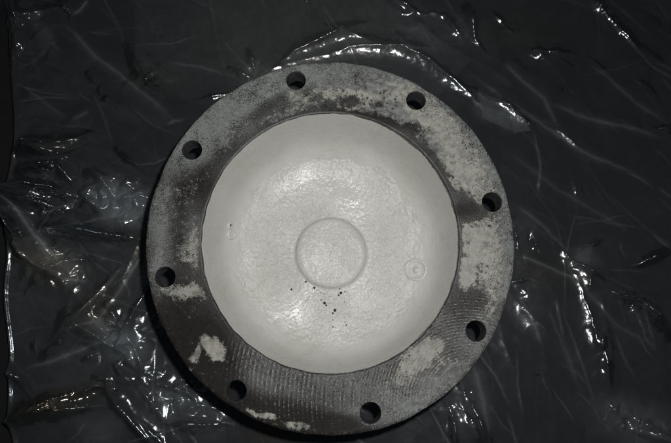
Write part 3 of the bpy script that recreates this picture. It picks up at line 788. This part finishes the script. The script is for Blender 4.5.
# central raised boss
def build_boss():
    c = at(331.0, 252.5, H - .494 * S)
    r0 = .2335 * S
    prof = [(0.0005, -.490), (.05, -.490), (.10, -.490), (.15, -.4905), (.185, -.491), (.205, -.4925), (.218, -.495), (.227, -.4995), (.2335, -.507), (.238, -.517), (.244, -.526), (.254, -.5315), (.27, -.536)]
    n, m = 70, 220
    pr = np.array(prof)
    L = np.concatenate([[0], np.cumsum(np.hypot(*np.diff(pr, axis=0).T))]); L /= L[-1]
    t = np.linspace(0, 1, n)
    r = np.interp(t, L, pr[:, 0])[:, None] * S; z = np.interp(t, L, pr[:, 1])[:, None] * S
    r[0] = .0004
    th = np.arange(m)[None, :] * 2 * np.pi / m
    wob = 1 + .012 * perlin(np.cos(th) * 2 + 5, np.sin(th) * 2 + 5, 60)
    x = c[0] + r * np.cos(th) * wob; y = c[1] + r * np.sin(th) * wob
    top = 1 - smooth(r / S, .20, .235)
    zz = H + z + relief(x, y, np.full_like(x, .55)) * (top * .55 + .1)
    V = np.vstack([np.stack([x, y, zz], -1).reshape(-1, 3), [[c[0], c[1], float(zz[0].mean())]]])
    Fc = grid_faces(n, m, True, True).tolist()
    cc = len(V) - 1
    Fc += [((i + 1) % m, i, cc) for i in range(m)]
    Fc = [tuple(reversed(f)) for f in Fc]
    gr = np.append((.55 + .3 * perlin(x * 40, y * 40, 62)).ravel(), .6)
    o = mesh_np('boss', V, Fc, PAINT, cover, attrs={'bare': np.zeros(len(V)), 'grain': np.clip(gr, .1, 1)})
    o['label'] = 'low round raised disc in the middle of the bowl'
build_boss()

def patch_feature(name, label, u, v, prof, zoff, seed, barefn=None):
    """a small painted-over feature standing on the curved floor, set square to it"""
    P = at(u, v, H - .50 * S)
    for _ in range(12):
        rr = math.hypot(P[0], P[1] / SY) / S
        P = at(u, v, H + float(prof_z(np.array([rr]))[0]) * S)
    rr = math.hypot(P[0], P[1] / SY) / S
    e = .02
    sl = float((prof_z(np.array([rr + e])) - prof_z(np.array([rr - e])))[0] / (2 * e))
    ca, sa = P[0] / (rr * S), P[1] / (rr * S)
    nrm = Vector((-sl * ca, -sl * sa, 1)).normalized()
    q = Vector((0, 0, 1)).rotation_difference(nrm)
    m = 72
    pr = np.array(prof)
    th = np.arange(m)[None, :] * 2 * np.pi / m
    r = pr[:, 0][:, None]; z = pr[:, 1][:, None]
    w = 1 + .05 * np.sin(th + seed) + .03 * np.sin(2 * th + 1.3 * seed) + .04 * perlin(np.cos(th) * 1.1 + 9.3, np.sin(th) * 1.1 + 9.4, seed)
    x = r * np.cos(th) * w; y = r * np.sin(th) * w
    z = z + .00018 * perlin(x * 500, y * 500, seed + 1)
    loc = np.stack([x, y, z + 0 * th], -1).reshape(-1, 3)
    Rm = np.array(q.to_matrix())
    V = loc @ Rm.T + P + np.array(nrm) * zoff
    V = np.vstack([V, V[:m].mean(0)])
    Fc = [tuple(f) for f in grid_faces(len(prof), m, True)] + [((i + 1) % m, i, len(V) - 1) for i in range(m)]
    Fc = [tuple(reversed(f)) for f in Fc]
    bare = barefn(loc) if barefn else np.zeros(len(loc))
    o = mesh_np(name, V, [tuple(reversed(f)) for f in Fc], PAINT, cover, attrs={'bare': np.append(bare, bare[0]), 'grain': np.full(len(V), .5)})
    o['label'] = label

patch_feature('plug', 'painted-over round plug with a raised nipple, right of the boss', 416.5, 270.5,
              [(.0002, .0025), (.0012, .0024), (.0021, .0017), (.0029, .0004), (.0037, -.0003), (.0072, -.0003), (.0079, .0006), (.0088, .0015), (.0099, .0014), (.0107, .0004), (.0111, -.0010), (.0114, -.0028)], .0010, 31)
patch_feature('casting_pit', 'small chipped pit with a painted lump, left of the boss', 231.0, 234.5,
              [(.0002, .0003), (.0015, .0003), (.0024, .0005), (.0031, .0014), (.0040, .0014), (.0047, .0004), (.0050, -.0010), (.0052, -.0020)], .0008, 35)
patch_feature('chip', 'dark chip in the paint above the painted lump', 230.0, 225.5,
              [(.0002, .0006), (.0012, .0007), (.0022, .0005), (.0032, -.0003), (.0040, -.0016)], .0008, 39,
              lambda p: .72 * np.exp(-((np.hypot(p[:, 0] + .0004, p[:, 1] - .0003)) / .0019) ** 2))

# dark outside of the casting under the flange
def build_body():
    prof = [(.93, -TH / S), (.90, -TH / S - .02), (.86, -.24), (.80, -.33), (.74, -.43), (.66, -.52), (.58, -.575), (.50, -.60), (.30, -.615), (.02, -.615)]
    V, Fc = lathe([(a * S, H + b * S) for a, b in prof], 128, 0, 0, SY)
    mesh_np('body', V, Fc[:, ::-1], BODY, cover)
build_body()

# ------------------------------------------------------------------ loose grit
def build_grit():
    V = []; Fc = []
    spots = [(306, 282, 1.4), (314, 288, 1.7), (291.5, 289, 1.6), (321, 293, 1.0), (324, 294, .9), (341, 293, 2.1), (338.5, 295, 1.2), (345, 292, 1.0), (339.5, 289, 1.1), (324, 303, 2.0),
             (326, 305, 1.3), (321, 300, 1.0), (344.5, 302, 1.0), (335, 311, 2.1), (333, 313, 1.3), (333, 320, 1.0), (306, 300, .7), (352, 299, .7), (345, 322, .9), (346.5, 325, 1.1), (333, 327, 1.1),
             (349, 334, .7), (344, 318, .7), (289, 249, .6), (300, 296, .6), (322, 326, .6), (358, 307, .6), (318, 310, .7), (329, 297, .6), (372, 289, .5)]
    for i in range(26):
        spots.append((random.gauss(332, 16), random.gauss(308, 14), random.uniform(.3, .6)))
    for u, v, r in spots:
        P = at(u, v, H - .53 * S)
        for _ in range(8):
            rr = math.hypot(P[0], P[1] / SY) / S
            P = at(u, v, H + float(prof_z(np.array([rr]))[0]) * S)
        rad = r * .00062 * 1.0
        z = P[2] + float(relief(np.array([P[0]]), np.array([P[1]]), np.array([.6]))[0]) + rad * .25
        for q in range(1 if r < 1.2 else 2):
            ox, oy = random.uniform(-.7, .7) * rad * q, random.uniform(-.7, .7) * rad * q
            b = len(V)
            for d in ((1, 0, 0), (0, 1, 0), (-1, 0, 0), (0, -1, 0), (0, 0, .8), (0, 0, -.8), (.6, .6, .4), (-.6, .5, .5), (.1, -.7, .6)):
                k = rad * random.uniform(.75, 1.35)
                V.append((P[0] + ox + d[0] * k, P[1] + oy + d[1] * k, z + d[2] * k))
            hullf = [(0, 6, 4), (6, 1, 4), (1, 7, 4), (7, 2, 4), (2, 8, 4), (8, 3, 4), (3, 0, 8), (0, 4, 8), (0, 1, 6), (1, 2, 7), (2, 3, 8), (1, 0, 5), (2, 1, 5), (3, 2, 5), (0, 3, 5)]
            Fc += [tuple(b + j for j in f) for f in hullf]
    tag(mesh_np('grit', V, Fc, GRIT, None, smooth_=False), 'scattered black grit specks on white paint just below the central disc', 'grit', None, 'stuff')
build_grit()
